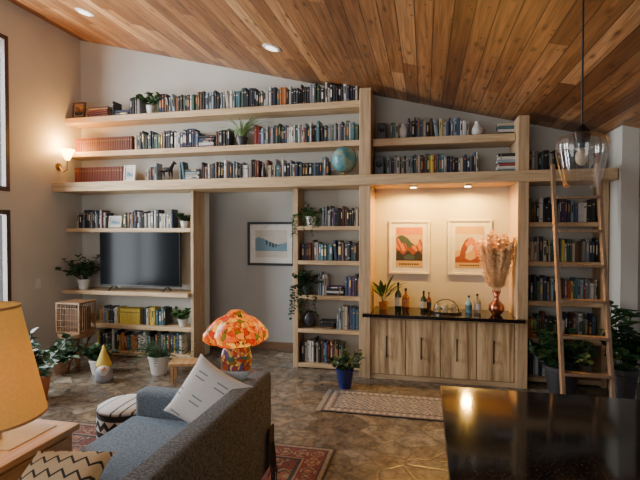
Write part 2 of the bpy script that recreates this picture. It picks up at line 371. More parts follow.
# ------------------------------------------------------------------ books
BC = {'black': (.018, .018, .02), 'navy': (.022, .03, .06), 'white': (.60, .58, .54), 'cream': (.46, .40, .30), 'teal': (.06, .14, .16),
      'blue': (.05, .09, .18), 'dark red': (.13, .018, .012), 'red': (.32, .05, .035), 'brown': (.11, .055, .03), 'chestnut': (.115, .022, .012),
      'green': (.05, .10, .065), 'grey': (.20, .20, .21), 'orange': (.46, .17, .05), 'yellow': (.60, .44, .07), 'pale blue': (.26, .34, .38), 'plum': (.09, .05, .11)}
BM = {k: mat('book_cover_'+k.replace(' ', '_'), c, .55, scale=25, var=.18) for k, c in BC.items()}
BK = list(BC)
MIX = ['black']*10+['navy']*6+['white']*6+['cream']*4+['teal']*3+['blue']*3+['dark red']*2+['red']+['brown']*4+['green']*3+['grey']*7+['orange']+['yellow']+['pale blue']*3+['plum']
DARK = ['black']*11+['navy']*5+['grey']*5+['white']*6+['brown']*3+['teal']*2+['pale blue']*2+['dark red', 'cream', 'cream', 'green', 'orange']
LEATH = ['chestnut']*5+['dark red']*2
BRIGHT = ['yellow']*5+['red']*3+['teal']*3+['white']*4+['orange']*2+['blue']*1+['black']*4+['green', 'cream', 'grey']
def unit_book(var):
    m = M()
    O = [(-.5, 1), (-.5, .05), (-.25, 0), (.25, 0), (.5, .05), (.5, 1)]
    I = [(-.40, 1), (-.40, .1), (-.2, .08), (.2, .08), (.40, .1), (.40, 1)]
    for z in (0, 1):
        for p in O+I: m.v.append((p[0], p[1], z))
    for i in range(5):
        m.face((i, i+1, 12+i+1, 12+i)); m.face((6+i+1, 6+i, 18+i, 18+i+1))
        m.face((12+i, 12+i+1, 18+i+1, 18+i)); m.face((i+1, i, 6+i, 6+i+1))
    m.face((0, 12, 18, 6)); m.face((5, 11, 23, 17))
    m.box(-.40, .40, .1, .96, .02, .975, 1)
    for (a0, a1) in {0: [], 1: [(.74, .80)], 2: [(.45, .82)], 3: [(.12, .15), (.80, .83)], 4: [(.3, .7), (.86, .9)]}[var]:
        m.box(-.27 if var != 2 else -.2, .27 if var != 2 else .2, -.012, .002, a0, a1, 2)
    return m
UB = [unit_book(k) for k in range(5)]
UM = []
for k, u in enumerate(UB):
    me = bpy.data.meshes.new('book'); me.from_pydata(u.v, [], u.f); me.polygons.foreach_set('material_index', u.m)
    for q in (BM['black'], CRM, GOLD): me.materials.append(q)
    UM.append(me)
LABM = [GOLD, WHT, BM['cream'], BM['orange'], BM['black'], DGOLD]
BOOKS = []
def addb(x, y, z, w, d, h, ry, c, grp, var=None):
    v = R.choice([0, 1, 1, 2, 3, 4]) if var is None else var
    lm = R.choice([0, 1, 2, 3]) if c not in ('white', 'cream', 'yellow', 'pale blue') else 4
    if c in ('chestnut', 'brown', 'dark red'): lm = 5
    BOOKS.append((x, y, z, w, d, h, ry, c, v, lm, grp))
def row(grp, x0, x1, z, h0, h1, pal=MIX, yf=5.54, w0=.014, w1=.042, gaps=(), same=False, lean=.018, stack=.006):
    h0 = h0+.015 if not same else h0; h1 = h1+.012 if not same else h1
    x = x0; ph = None; hh = R.uniform(h0, h1); last = None
    while True:
        g = [q for q in gaps if x+.03 > q[0] and x < q[1]]
        if g: x = g[0][1]; ph = None; continue
        w = R.uniform(w0, w1)
        lim = min([x1]+[q[0] for q in gaps if q[0] > x])
        if x+w > lim:
            if lim == x1: break
            x = [q for q in gaps if q[0] == lim][0][1]; ph = None; continue
        if same: w = (w0+w1)/2; h = hh
        else: h = R.uniform(h0, h1)
        c = R.choice(pal)
        if last and R.random() < .2: c = last[0]; h = last[1]
        last = (c, h)
        d = R.uniform(.13, .19); y = yf+(.005 if same else R.uniform(0, .025))
        r = R.random()
        if not same and ph and r < lean and h > .15:
            th = radians(R.uniform(4, 9)); xb = x+h*sin(th)+.002; e = xb+w*cos(th)
            if e < lim:
                addb(xb+w/2*cos(th), y, z+w/2*sin(th)+.001, w, d, h, -th, c, grp); x = e+.002; ph = h; continue
        if not same and r > 1-stack and x+h < lim:
            zz = z+.001
            for k in range(R.randint(3, 5)):
                hh2 = R.uniform(.8, 1)*h; ww = R.uniform(.02, .038)
                addb(x, y+R.uniform(0, .01), zz+ww/2, ww, d, hh2, pi/2, R.choice(pal), grp); zz += ww+.001
            x += h+.006; ph = None; continue
        addb(x+w/2, y, z+.001, w, d, h, 0, c, grp, 1 if same else None); x += w+.0006; ph = h
def stack(grp, x, z, n, ln, pal, yf=5.5, t=(.025, .04)):
    zz = z+.001
    for k in range(n):
        ww = R.uniform(*t); l = ln*R.uniform(.86, 1)
        addb(x-l/2, yf+R.uniform(0, .015), zz+ww/2, ww, R.uniform(.15, .2), l, pi/2, pal[k % len(pal)], grp, R.choice([0, 1, 3])); zz += ww+.001
g = 'books on the highest shelf'
stack(g, -4.33, 3.23, 4, .34, ['dark red', 'chestnut', 'dark red', 'brown'])
row(g, -4.13, -.78, 3.23, .17, .26, DARK, gaps=[(-3.70, -3.46)])
g = 'books on the second shelf'
row(g, -4.72, -3.82, 2.76, .19, .2, LEATH, w0=.034, w1=.036, same=True)
row(g, -3.80, -.78, 2.76, .17, .25, MIX, gaps=[(-2.42, -2.10)])
g = 'books on the long shelf'
row(g, -4.70, -3.94, 2.32, .22, .23, LEATH, w0=.04, w1=.042, same=True, yf=5.5)
row(g, -3.62, -1.13, 2.32, .16, .25, DARK, yf=5.5, gaps=[(-3.42, -3.12), (-2.0, -1.93)])
row('books on the shelf above the television', -4.70, -3.22, 1.72, .16, .24, DARK, gaps=[(-4.22, -3.98)])
g = 'books under the television'
row(g, -4.35, -4.05, .42, .17, .22, BRIGHT); row(g, -4.04, -3.72, .42, .20, .21, ['yellow'], w0=.022, w1=.024, same=True); row(g, -3.71, -3.35, .42, .17, .24, BRIGHT)
row('books on the lowest shelf under the television', -4.40, -3.1, .06, .18, .27, BRIGHT)
g = 'books in the narrow bookcase by the doorway'
row(g, -1.22, -.75, 1.74, .17, .25, MIX); row(g, -1.49, -.75, 1.32, .17, .25, MIX); row(g, -1.28, -.75, .895, .2, .27, MIX)
row(g, -1.26, -.75, .485, .18, .27, MIX); row(g, -1.49, -.95, .06, .2, .29, MIX)
g = 'books on the shelf between the posts'
row(g, -.40, .50, 2.745, .17, .25, MIX, gaps=[(-.30, -.2)])
stack(g, .91, 2.745, 4, .25, ['black', 'white', 'teal', 'cream'])
g = 'books on the long shelf between the posts'
row(g, -.44, .60, 2.32, .17, .24, MIX, yf=5.5); stack(g, .90, 2.32, 6, .25, ['teal', 'white', 'red', 'pale blue', 'white', 'black'], yf=5.42)
row('books on the long shelf past the post', 1.10, 1.84, 2.32, .16, .23, MIX, yf=5.5)
g = 'books in the bookcase behind the ladder'
for z in (1.777, 1.345, .91, .50): row(g, 1.09, 1.83, z, .18, .27, MIX)
row(g, 1.09, 1.4, .07, .18, .27, MIX)
cam = Vector((0, 0, 1.68))
def scr(b):
    d = (Vector((b[0], b[1], b[2]))-cam).length
    s = b[3]*b[5]/d/d
    if b[10].endswith('behind the ladder') and b[2] < .8: s *= .3
    return -s
BOOKS.sort(key=scr)
for b in BOOKS[:300]:
    x, y, z, wd, d, h, ry, c, v, lm, grp = b
    o = bpy.data.objects.new('book', UM[v]); o.location = (x, y, z); o.scale = (wd, d, h); o.rotation_euler = (0, ry, 0); COL.objects.link(o)
    o.material_slots[0].link = 'OBJECT'; o.material_slots[0].material = BM[c]
    if len(o.material_slots) > 2: o.material_slots[2].link = 'OBJECT'; o.material_slots[2].material = LABM[lm]
    pose = 'lying flat in a stack' if ry > 1 else ('leaning on its neighbour' if ry < 0 else 'standing upright on an oak shelf')
    tag(o, '%s hardcover book %s' % (c, pose), 'book', grp)
rest = M(); mats = [BM[k] for k in BK]+[CRM]+LABM
for b in BOOKS[300:]:
    x, y, z, wd, d, h, ry, c, v, lm, grp = b
    mx = Matrix.Translation((x, y, z)) @ Matrix.Rotation(ry, 4, 'Y') @ Matrix.Diagonal((wd, d, h, 1)); bb = len(rest.v)
    for p in UB[v].v: rest.v.append(tuple(mx @ Vector(p)))
    for f, mi in zip(UB[v].f, UB[v].m): rest.face([bb+i for i in f], {0: BK.index(c), 1: len(BK), 2: len(BK)+1+lm}[mi])
if rest.v:
    o = rest.obj('books', mats); tag(o, 'remaining thin mixed books filling the oak shelves', 'books'); o['kind'] = 'stuff'

# ------------------------------------------------------------------ plants
def plant(name, label, loc, pr, ph, pmat, kind, n, Ln, W, gm, seed=1, low=10, hi=85, ymax=None, xmax=None, xmin=None):
    r = random.Random(seed); e = T(name, label, 'plant', loc)
    M().lathe([(pr*.68, 0), (pr*.8, ph*.3), (pr*.97, ph*.85), (pr*1.04, ph*.87), (pr*1.04, ph), (pr*.9, ph), (pr*.88, ph*.9)], 24, cap1=False).obj('pot', pmat, e, smooth=False)
    M().lathe([(pr*.86, ph*.84), (pr*.5, ph*.9), (.001, ph*.92)], 20, cap0=True, cap1=False).obj('soil', SOIL, e)
    f = M()
    for i in range(n):
        a = r.uniform(0, 2*pi)
        rr = r.uniform(0, pr*.5); b0 = (rr*cos(a), rr*sin(a), ph*.88); k2 = kind
        if kind == 'mixed': k2 = 'trail' if i % 3 == 0 else 'bush'
        if k2 == 'spider': f.blade(b0, a, radians(r.uniform(50, 86)), Ln*r.uniform(.6, 1.1), W, radians(r.uniform(60, 150)), 8, 'grass')
        elif k2 == 'leafy': f.blade(b0, a, radians(r.uniform(low, hi)), Ln*r.uniform(.45, 1.05), W*r.uniform(.7, 1.1), radians(r.uniform(20, 80)), 9, 'leaf')
        elif k2 == 'fern':
            el = radians(r.uniform(25, 80)); ll = Ln*r.uniform(.6, 1.05); dr = radians(r.uniform(50, 110)); p = Vector(b0)
            f.blade(b0, a, el, ll, .004, dr, 8, 'grass')
            for k in range(10):
                t = k/10; ee = el-dr*t; p = p+Vector((cos(ee)*cos(a), cos(ee)*sin(a), sin(ee)))*ll/10
                for sg in (-1, 1): f.blade(p, a+sg*1.2, radians(10), W*(1.15-t)*1.6, W*.3, .5, 3, 'oval')
        elif k2 == 'bush':
            el = radians(r.uniform(40, 88)); ll = Ln*r.uniform(.5, 1); p = Vector(b0); a2 = a; pts = [tuple(p)]
            for k in range(8):
                a2 += r.uniform(-.3, .3); el -= r.uniform(0, .14); p = p+Vector((cos(el)*cos(a2), cos(el)*sin(a2), sin(el)))*ll/8; pts.append(tuple(p))
                if k > 1:
                    for q in range(2): f.blade(p, r.uniform(0, 2*pi), radians(r.uniform(-10, 60)), W*2.3, W, .8, 4, 'oval')
            f.tube(pts, .004, 5)
        elif k2 == 'trail':
            aa = r.uniform(pi*1.15, pi*1.85); dd = max(.12, loc[1]-5.40)
            p = Vector((pr*.9*cos(aa), pr*.9*sin(aa), ph)); ll = Ln*r.uniform(.6, 1.5); st = 13; pts = [(0, 0, ph*.9), tuple(p)]
            for k in range(st):
                if k < 4: p = p+Vector((cos(aa)*.03, -dd/4, .012 if k < 2 else -.01))
                else: p = p+Vector((r.uniform(-.008, .008), r.uniform(-.006, .002), -ll/10))
                pts.append(tuple(p))
                for q in range(2): f.blade(p, r.uniform(pi, 2*pi), radians(r.uniform(-20, 50)), W*2.0, W*.9, .7, 4, 'oval')
            f.tube(pts, .0025, 4)
    def cl(i, p):
        x, y, z = p; k = .0004*(i % 17)
        if ymax is not None: y = min(y, ymax-loc[1]-k)
        if xmax is not None: x = min(x, xmax-loc[0]-k)
        if xmin is not None: x = max(x, xmin-loc[0]+k)
        return (x, y, max(z, -loc[2]+.01))
    f.v = [cl(i, p) for i, p in enumerate(f.v)]
    f.obj('foliage', gm, e)
    return e
YM = 5.78
plant('potted_plant', 'small round-leafed plant in a white pot among books', (-3.58, 5.6, 3.23), .06, .12, WHT, 'bush', 9, .28, .032, G2, 3, ymax=YM)
plant('spider_plant', 'arching spider plant in a small pot among books', (-2.26, 5.54, 2.76), .075, .10, DKPOT, 'spider', 90, .44, .010, G3, 4, ymax=YM)
plant('potted_plant', 'small leafy plant at the end of the shelf', (-3.10, 5.6, 1.72), .05, .09, WHT, 'bush', 14, .14, .02, G2, 5, ymax=YM, xmax=-2.96)
plant('potted_plant', 'leafy plant in a white pot beside the television', (-4.58, 5.52, .88), .08, .14, WHT, 'bush', 24, .40, .034, G2, 6, ymax=YM, xmin=-4.81, xmax=-4.33)
plant('potted_plant', 'bushy plant in a white pot beside the doorway', (-1.38, 5.60, 1.74), .07, .12, WHT, 'mixed', 20, .19, .018, G1, 7, ymax=YM)
plant('trailing_plant', 'dark trailing plant spilling from the bookcase shelf', (-1.42, 5.56, .895), .06, .11, DKPOT, 'mixed', 24, .28, .022, G2, 8, ymax=YM)
plant('potted_plant', 'small green plant in a white pot under the television', (-3.12, 5.58, .42), .06, .10, WHT, 'bush', 20, .17, .024, G1, 9, ymax=YM, xmax=-2.96)
plant('potted_fern', 'full green fern in a white pot on the floor', (-3.05, 4.9, 0), .12, .22, WHT, 'fern', 44, .50, .038, G2, 10, ymax=5.38, xmin=-3.32)
plant('potted_plant', 'leafy plant in a white pot standing on the floor', (-3.75, 4.75, 0), .10, .17, WHT, 'bush', 20, .24, .03, G2, 11, xmin=-3.93)
plant('potted_plant', 'leafy plant in a terracotta pot near the end table', (-3.78, 3.9, 0), .12, .24, TERR, 'bush', 10, .50, .045, G2, 12)
plant('potted_plant', 'leafy plant standing in front of the lantern stand', (-4.18, 4.66, 0), .11, .16, MIDW, 'bush', 16, .30, .035, G2, 13, ymax=4.80, xmax=-3.96)
plant('potted_plant', 'dark leafy plant in a cobalt blue pot', (-.83, 4.9, 0), .095, .21, BLUEP, 'bush', 14, .25, .024, G2, 14, ymax=5.25)
plant('potted_plant', 'small leafy plant in an orange pot on the bar', (-.48, 5.55, .75), .055, .09, ORP, 'leafy', 24, .38, .026, G1, 15, low=66, ymax=YM, xmin=-.59)
plant('potted_plant', 'large dark leafy plant in a dark pot behind the ladder', (1.38, 5.2, 0), .17, .30, DKPOT, 'bush', 28, .50, .045, G2, 16, ymax=5.47, xmin=1.08, xmax=1.66)
plant('potted_plant', 'tall broad-leafed dark plant beside the white pillar', (1.87, 5.0, 0), .13, .36, DKPOT, 'bush', 15, .72, .06, G2, 17, ymax=5.17, xmin=1.72)
plant('potted_herb', 'small green herb in a pot on the granite island', (.83, 1.0, .95), .04, .05, TERR, 'leafy', 26, .10, .018, G1, 18)

# ------------------------------------------------------------------ painted panels
def panel(m, x0, x1, z0, z1, y, nx, nz, fn):
    b = len(m.v)
    for j in range(nz+1):
        for i in range(nx+1): m.v.append((x0+(x1-x0)*i/nx, y, z0+(z1-z0)*j/nz))
    for j in range(nz):
        for i in range(nx):
            k = b+j*(nx+1)+i; m.face((k, k+1, k+nx+2, k+nx+1), fn((i+.5)/nx, (j+.5)/nz))
def framed(name, label, x, z, w, h, y, fw, fmat, mat_w, fn, mats, n=(48, 64), rx=0, rz=0):
    e = T(name, label, 'picture', (x, y, z), (rx, 0, rz)); d = .025
    M().box(-w/2, w/2, -d, 0, 0, fw).box(-w/2, w/2, -d, 0, h-fw, h).box(-w/2, -w/2+fw, -d, 0, fw, h-fw).box(w/2-fw, w/2, -d, 0, fw, h-fw).obj('frame', fmat, e, bevel=.002)
    M().box(-w/2+fw, w/2-fw, -.010, -.001, fw, h-fw).obj('mat_board', WHT, e)
    m = M(); panel(m, -w/2+fw+mat_w, w/2-fw-mat_w, fw+mat_w, h-fw-mat_w, -.013, n[0], n[1], fn); m.obj('print', mats, e)
    return e
WF = mat('white_painted_frame', (.72, .68, .6), .5)
PC = [mat('print_'+n, c, .6, var=.08) for n, c in (('amber', (.52, .17, .02)), ('rust', (.22, .05, .015)), ('slate', (.04, .07, .09)), ('sand', (.52, .34, .12)), ('sky', (.16, .28, .36)), ('ink', (.02, .02, .025)), ('paper', (.56, .52, .45)))]
def p1(u, v):
    if v < .15: return 5 if (v > .04 and v < .10 and .12 < u < .88 and int(u*36) % 3) else 3
    if v < .18: return 5
    if v < .36+.05*sin(u*17): return 5 if (u-.5)**2*3+(v-.24)**2*30 > .14 else 2
    if v < .44+.06*sin(u*11+2): return 1
    if v < .58+.10*sin(u*7+1)+.04*sin(u*23): return 0 if int(u*14+v*9) % 3 else 1
    if v < .66+.14*sin(u*5+.5): return 2
    return 3 if v < .82 else 0
def p2(u, v):
    if v < .12: return 5 if (v > .04 and v < .08 and .15 < u < .85 and int(u*36) % 3) else 3
    if v < .24+.05*sin(u*9): return 1
    c = .5+.08*(v-.3)
    r1 = sqrt(((u-c)/.34)**2+((v-.22)/.52)**2); r2 = sqrt(((u-c-.03)/.17)**2+((v-.22)/.34)**2)
    if r1 < 1 and r2 > 1: return 0 if u > .40+.05*sin(v*30) else 1
    if v < .38+.05*sin(u*13): return 3
    return 3 if v > .82 else 0 if v < .5 and u > .6 else 6
def p3(u, v):
    if v < .25: return 6
    if v < .45+.08*sin(u*8): return 4
    if v < .6+.12*sin(u*5+1): return 2 if .3 < u < .8 and int(u*30) % 3 else 4
    return 6
framed('framed_poster', 'white framed poster of an amber canyon at sunset', -.185, 1.156, .49, .655, 5.798, .025, WF, .06, p1, PC)
framed('framed_poster', 'white framed poster of an orange rock arch', .52, 1.156, .50, .665, 5.798, .025, WF, .06, p2, PC)
framed('framed_picture', 'black framed landscape picture on the hallway wall', -2.13, 1.19, .70, .62, 6.298, .035, BLKP, .08, p3, PC, n=(36, 30))
framed('framed_photo', 'small light framed photo standing on the long shelf', -3.78, 2.325, .17, .22, 5.42, .018, WF, .02, p3, PC, n=(12, 14), rx=-.12)
framed('framed_photo', 'small framed photo standing above the television', -4.10, 1.725, .20, .16, 5.56, .016, WF, .02, p3, PC, n=(12, 10), rx=-.12)
framed('framed_photo', 'dark framed photo standing on the highest shelf', -4.66, 3.235, .2, .22, 5.56, .025, DKW, .01, p1, PC, n=(12, 10), rx=-.1)

# ------------------------------------------------------------------ decor on shelves
e = T('globe', 'teal desk globe on a brass stand on the long shelf', 'globe', (-.93, 5.42, 2.32))
gm, t, b = nt('globe_map'); tc = N(t, 'ShaderNodeTexCoord'); no = N(t, 'ShaderNodeTexNoise', Scale=9, Detail=4); L(t, tc.outputs['Object'], no.inputs[0])
r = N(t, 'ShaderNodeValToRGB'); r.color_ramp.interpolation = 'CONSTANT'; r.color_ramp.elements[0].color = (.08, .24, .27, 1); r.color_ramp.elements[1].position = .56; r.color_ramp.elements[1].color = (.22, .32, .25, 1)
L(t, no.outputs['Fac'], r.inputs[0]); L(t, r.outputs[0], b.inputs['Base Color']); b.inputs['Roughness'].default_value = .3
M().ball((0, 0, .20), .15, 0, 28, 18).obj('sphere', gm, e, smooth=True)
M().tube([(.162*sin(q), 0, .20-.162*cos(q)) for q in [i*pi/16 for i in range(17)]], .005, 6).obj('meridian', BRASS, e)
M().lathe([(.085, 0), (.085, .012), (.02, .022), (.012, .035), (.012, .045)], 24).obj('base', BRASS, e)
def vase(name, label, loc, prof, m, cat='vase', n=24):
    o = M().lathe(prof, n, cap1=False).obj(name, m, smooth=True); o.location = loc; return tag(o, label, cat)
def horse(name, label, loc, s, m):
    o = M(); o.box(-.6*s, .6*s, -.25*s, .25*s, 0, .08*s)
    o.tube([(-.4*s, 0, .75*s), (-.1*s, 0, .78*s), (.25*s, 0, .8*s), (.4*s, 0, 1.05*s), (.5*s, 0, 1.25*s)], [.12*s, .17*s, .16*s, .1*s, .07*s], 10)
    o.tube([(.46*s, 0, 1.27*s), (.66*s, 0, 1.12*s)], [.09*s, .05*s], 8)
    for x, y in ((-.35, -.1), (-.3, .1), (.2, -.1), (.28, .1)): o.tube([(x*s, y*s, .07*s), (x*s+.03*s, y*s, .4*s), (x*s, y*s, .75*s)], [.04*s, .045*s, .08*s], 6)
    o.tube([(-.42*s, 0, .8*s), (-.6*s, 0, .6*s), (-.62*s, 0, .35*s)], [.05*s, .04*s, .02*s], 6)
    o = o.obj(name, m, smooth=True); o.location = loc; return tag(o, label, 'figurine')
horse('horse_figurine', 'dark bronze horse figurine on the long shelf', (-3.27, 5.48, 2.321), .2, BLK)
vase('dark_vase', 'slim dark vase standing on the long shelf', (-1.965, 5.52, 2.321), [(.02, 0), (.03, .05), (.026, .12), (.012, .17), (.016, .2)], DKPOT)
vase('ceramic_jar', 'pale ceramic jar between books above the post shelf', (-.25, 5.52, 2.746), [(.03, 0), (.045, .06), (.045, .12), (.02, .16), (.026, .18)], WHT)
vase('ceramic_vase', 'white rounded vase on the shelf between the posts', (.575, 5.55, 2.746), [(.03, 0), (.06, .05), (.055, .1), (.025, .14), (.03, .17)], WHT)
e = T('desk_speaker', 'black upright speaker on the long shelf by the post', 'speaker', (-.53, 5.52, 2.32))
M().box(-.055, .055, 0, .12, 0, .24).obj('body', BLKP, e, bevel=.005); M().lathe([(.035, 0), (.04, .006), (.02, .002)], 20, tilt=Matrix.Rotation(pi/2, 3, 'X'), c=(0, -.0, .15)).obj('cone', BLK, e)
e = T('music_player', 'black compact speaker on the upper post shelf', 'speaker', (-.50, 5.5, 2.745))
M().box(-.055, .055, 0, .1, 0, .2).obj('body', BLKP, e, bevel=.008); M().lathe([(.03, 0), (.035, .006), (.015, .002)], 20, tilt=Matrix.Rotation(pi/2, 3, 'X'), c=(0, 0, .13)).obj('cone', BLK, e)
vase('clay_pot', 'small dark clay pot in the bookcase by the doorway', (-1.40, 5.6, .486), [(.04, 0), (.08, .07), (.075, .14), (.045, .18), (.05, .2)], DKPOT, 'pot')
vase('wooden_bowl', 'brown wooden bowl in the television bookcase', (-4.60, 5.6, .421), [(.04, 0), (.09, .04), (.12, .09), (.11, .09), (.05, .02)], MIDW, 'bowl')

def bottle(label, x, y, h, r, gm, lm, cap=BLK, z=.75):
    e = T('bottle', label, 'bottle', (x, y, z), group='bottles on the bar')
    M().lathe([(r*.9, 0), (r, .01), (r, h*.58), (r*.75, h*.66), (r*.32, h*.74), (r*.3, h*.92)], 20).obj('glass_body', gm, e, smooth=True)
    M().lathe([(r*1.02, h*.18), (r*1.02, h*.48)], 20, cap0=False, cap1=False).obj('bottle_label', lm, e, smooth=True)
    M().lathe([(r*.36, h*.9), (r*.36, h)], 14).obj('cap', cap, e)
AMB = mat('amber_glass', (.16, .05, .012), .08); DGL = mat('dark_green_glass', (.015, .03, .015), .06)
BGL = mat('blue_glass', (.15, .3, .4), .08); CLR = mat('frosted_clear_glass', (.45, .45, .42), .1, trans=.6)
bottle('dark wine bottle with a cream label on the bar', -.30, 5.48, .33, .038, DGL, CRM)
bottle('amber liquor bottle with a red label on the bar', -.215, 5.52, .26, .042, AMB, BM['orange'])
bottle('dark liquor bottle with a pale label on the bar', -.01, 5.5, .24, .036, DGL, BM['cream'])
bottle('dark slim bottle standing beside the tray', .05, 5.56, .22, .028, AMB, BM['black'])
bottle('clear bottle with a teal label on the bar', .49, 5.5, .20, .038, BGL, BM['teal'])
bottle('clear bottle with a white label on the bar', .585, 5.53, .22, .04, CLR, WHT)
e = T('serving_tray', 'round dark metal tray with a handle on the bar', 'tray', (.24, 5.5, .75))
M().lathe([(.17, 0), (.18, .025), (.17, .025), (.165, .008), (.001, .008)], 28, cap1=False).obj('tray_dish', SILV, e, smooth=False)
M().tube([(.14*cos(q), 0, .01+.14*sin(q)) for q in [i*pi/12 for i in range(13)]], .006, 6).obj('handle', BLK, e)
for x, y in ((.15, 5.47), (.23, 5.43), (.32, 5.47)):
    o = M().lathe([(.028, 0), (.033, .09), (.030, .09), (.026, .006)], 18, cap1=False).obj('drinking_glass', CLR, smooth=True); o.location = (x, y, .7585)
    tag(o, 'short clear drinking glass on the metal tray', 'glass', 'glasses on the tray')
e = T('vase', 'polished copper bottle vase on the bar', 'vase', (.78, 5.46, .75))
M().lathe([(.035, 0), (.05, .01), (.085, .06), (.08, .11), (.03, .16), (.026, .2), (.05, .27), (.045, .27), (.022, .2)], 26, cap1=False).obj('body', COPPER, e, smooth=True)
PAM = mat('pampas_plume', (.95, .66, .36), .9, var=.05, scale=30)
f = M(); r = random.Random(5)
for i in range(38):
    ax = -.20+.36*(i+.5)/38; ay = r.uniform(-.18, .05); ln = r.uniform(.48, .70)*(1-.7*abs(ax+.02))
    pts = [Vector((ax*t**.7, ay*t, .22+ln*t)) for t in [k/14 for k in range(15)]]
    f.tube([tuple(p) for p in pts], .002, 4)
    for k in range(2, 15):
        p = pts[k]
        for q in range(20):
            t = (k-1)/13; f.blade(p, r.uniform(0, 2*pi), radians(r.uniform(35, 82)), .085*(1.2-t*.5), .0095, .9, 3, 'grass')
f.v = [(min(x, .170-.0003*(i % 40)), min(y, .30), z) for i, (x, y, z) in enumerate(f.v)]
o = f.obj('pampas_grass', PAM); o.location = Vector(o.location)+Vector((.78, 5.46, .75)); tag(o, 'feathery beige pampas plumes in the copper vase', 'dried grass')

# ------------------------------------------------------------------ television
e = T('television', 'black flat television standing on the oak shelf', 'television', (-3.71, 5.5, .88))
M().box(-.60, .60, -.0, .05, .06, .80).obj('body', BLKP, e, bevel=.006)
M().box(-.585, .585, -.006, -.0005, .08, .785).obj('screen', SCR, e)
for x in (-.4, .4): M().tube([(x, -.08, .008), (x, .02, .07), (x, .12, .008)], .008, 6).obj('foot', BLKP, e)
# ------------------------------------------------------------------ sconce
e = T('wall_sconce', 'lit brass wall sconce with a flared glass shade', 'sconce', (LX, 5.36, 2.55))
M().lathe([(.05, 0), (.045, .02), (.001, .025)], 20, tilt=Matrix.Rotation(pi/2, 3, 'Y'), cap1=False).obj('wall_plate', BRASS, e)
M().tube([(.02, 0, 0), (.08, 0, -.08), (.14, 0, -.05), (.15, 0, .08)], .009, 8).obj('arm', BRASS, e)
SCSH = shade_mat('sconce_glass', (1, .68, .28), 8)
M().lathe([(.022, .08), (.04, .11), (.065, .17), (.09, .22)], 24, c=(.15, 0, 0), cap0=True, cap1=False).obj('lamp_shade', SCSH, e, smooth=True)
M().ball((.15, 0, .16), .028).obj('bulb', BULB, e, smooth=True)
light('sconce_glow', 'POINT', (.15, 0, .28), 42, (1, .48, .11), e, size=.05)

for x, y in ((-1.574, 4.678), (-3.734, 4.56)):
    z = cz(x)
    e = T('recessed_light', 'round white recessed light in the plank ceiling', 'ceiling light', (x, y, z-.004), (0, atan2(.249, 1), 0), group='recessed ceiling lights')
    M().lathe([(.085, -.008), (.1, -.002), (.1, .003)], 28).obj('trim_ring', WHT, e); M().lathe([(.065, -.012), (.065, -.0085)], 24).obj('lens', LENS, e)

# ------------------------------------------------------------------ ladder
e = T('library_ladder', 'wooden library ladder leaning against the long shelf', 'ladder', (1.475, 4.98, 0))
yt, yb, zt = 5.16, 4.68, 2.36
def ly(z): return yb+(yt-yb)*z/zt
for x in (1.25, 1.665):
    M().hexa([(x, yb-.035, 0), (x+.033, yb-.035, 0), (x+.033, yb+.035, 0), (x, yb+.035, 0), (x, yt-.035, zt), (x+.033, yt-.035, zt), (x+.033, yt+.035, zt), (x, yt+.035, zt)]).obj('rail', LADW, e, world=True, bevel=.004)
    M().tube([(x+.017, yt+.03, zt-.06), (x+.017, 5.22, 2.36), (x+.017, 5.30, 2.355), (x+.017, 5.32, 2.33)], .009, 8).obj('hook', BLK, e, world=True)
for k in range(6):
    z = .34+k*.335; M().box(1.283, 1.665, ly(z)-.045, ly(z)+.045, z-.013, z+.013).obj('rung', LADW, e, world=True, bevel=.004)

# ------------------------------------------------------------------ island
e = T('kitchen_island', 'kitchen island with a polished black granite top', 'island', (1.3, 1.4, 0))
M().box(.074, 2.6, .45, 2.26, .91, .95).obj('countertop', GRAN, e, world=True, bevel=.004)
M().box(.25, 2.5, .55, 1.95, 0, .91).obj('body', DKW, e, world=True)
e = T('pendant_lamp', 'clear ribbed glass pendant lamp hanging on a black cord', 'pendant lamp', (.754, 2.53, 1.895))
zc = cz(.754)-1.895
RG = lambda a, z: 1+.022*cos(a*16)
M().lathe([(.072, 0), (.088, .05), (.102, .11), (.114, .165), (.119, .20), (.116, .225), (.10, .248), (.06, .265), (.03, .272)], 128, rf=RG, cap0=False, cap1=False).obj('lamp_shade', SMOKE, e, smooth=True)
M().lathe([(.028, .20), (.04, .262), (.04, .272), (.022, .295), (.008, .31)], 20).obj('socket', BLK, e)
M().tube([(0, 0, .305), (0, 0, zc-.02)], .0045, 8).obj('cord', BLK, e)
M().lathe([(.06, zc-.025), (.06, zc-.012)], 24).obj('canopy', BLK, e)
M().ball((0, 0, .15), .03, sz=1.4).obj('bulb', mat('unlit_bulb', (.5, .4, .28), .1), e, smooth=True)

# ------------------------------------------------------------------ sofa
SX0, SX1, SY0, SY1 = -1.92, -.985, 1.0, 2.92
e = T('sofa', 'blue-grey tweed sofa seen over its back', 'sofa', (-1.43, 1.96, .0125))
M().box(SX0+.02, SX1-.01, SY0+.01, SY1-.01, .12, .30).obj('seat_base', SOFAB, e, bevel=.02, seg=3, world=True)
M().hexa([(-1.15, SY0, .12), (SX1, SY0, .12), (SX1, SY1, .12), (-1.15, SY1, .12), (-1.115, SY0, .755), (SX1, SY0, .755), (SX1, SY1, .755), (-1.115, SY1, .755)]).obj('backrest', SOFAB, e, bevel=.026, seg=4, world=True)
for y0, y1 in ((SY1-.15, SY1), (SY0, SY0+.15)): M().box(SX0, -1.14, y0, y1, .12, .60).obj('armrest', SOFA, e, bevel=.045, seg=4, world=True)
for y0, y1 in ((SY0+.155, 1.955), (1.965, SY1-.155)): M().box(SX0-.0, -1.15, y0, y1, .29, .45).obj('seat_cushion', SOFA, e, bevel=.045, seg=4, world=True)
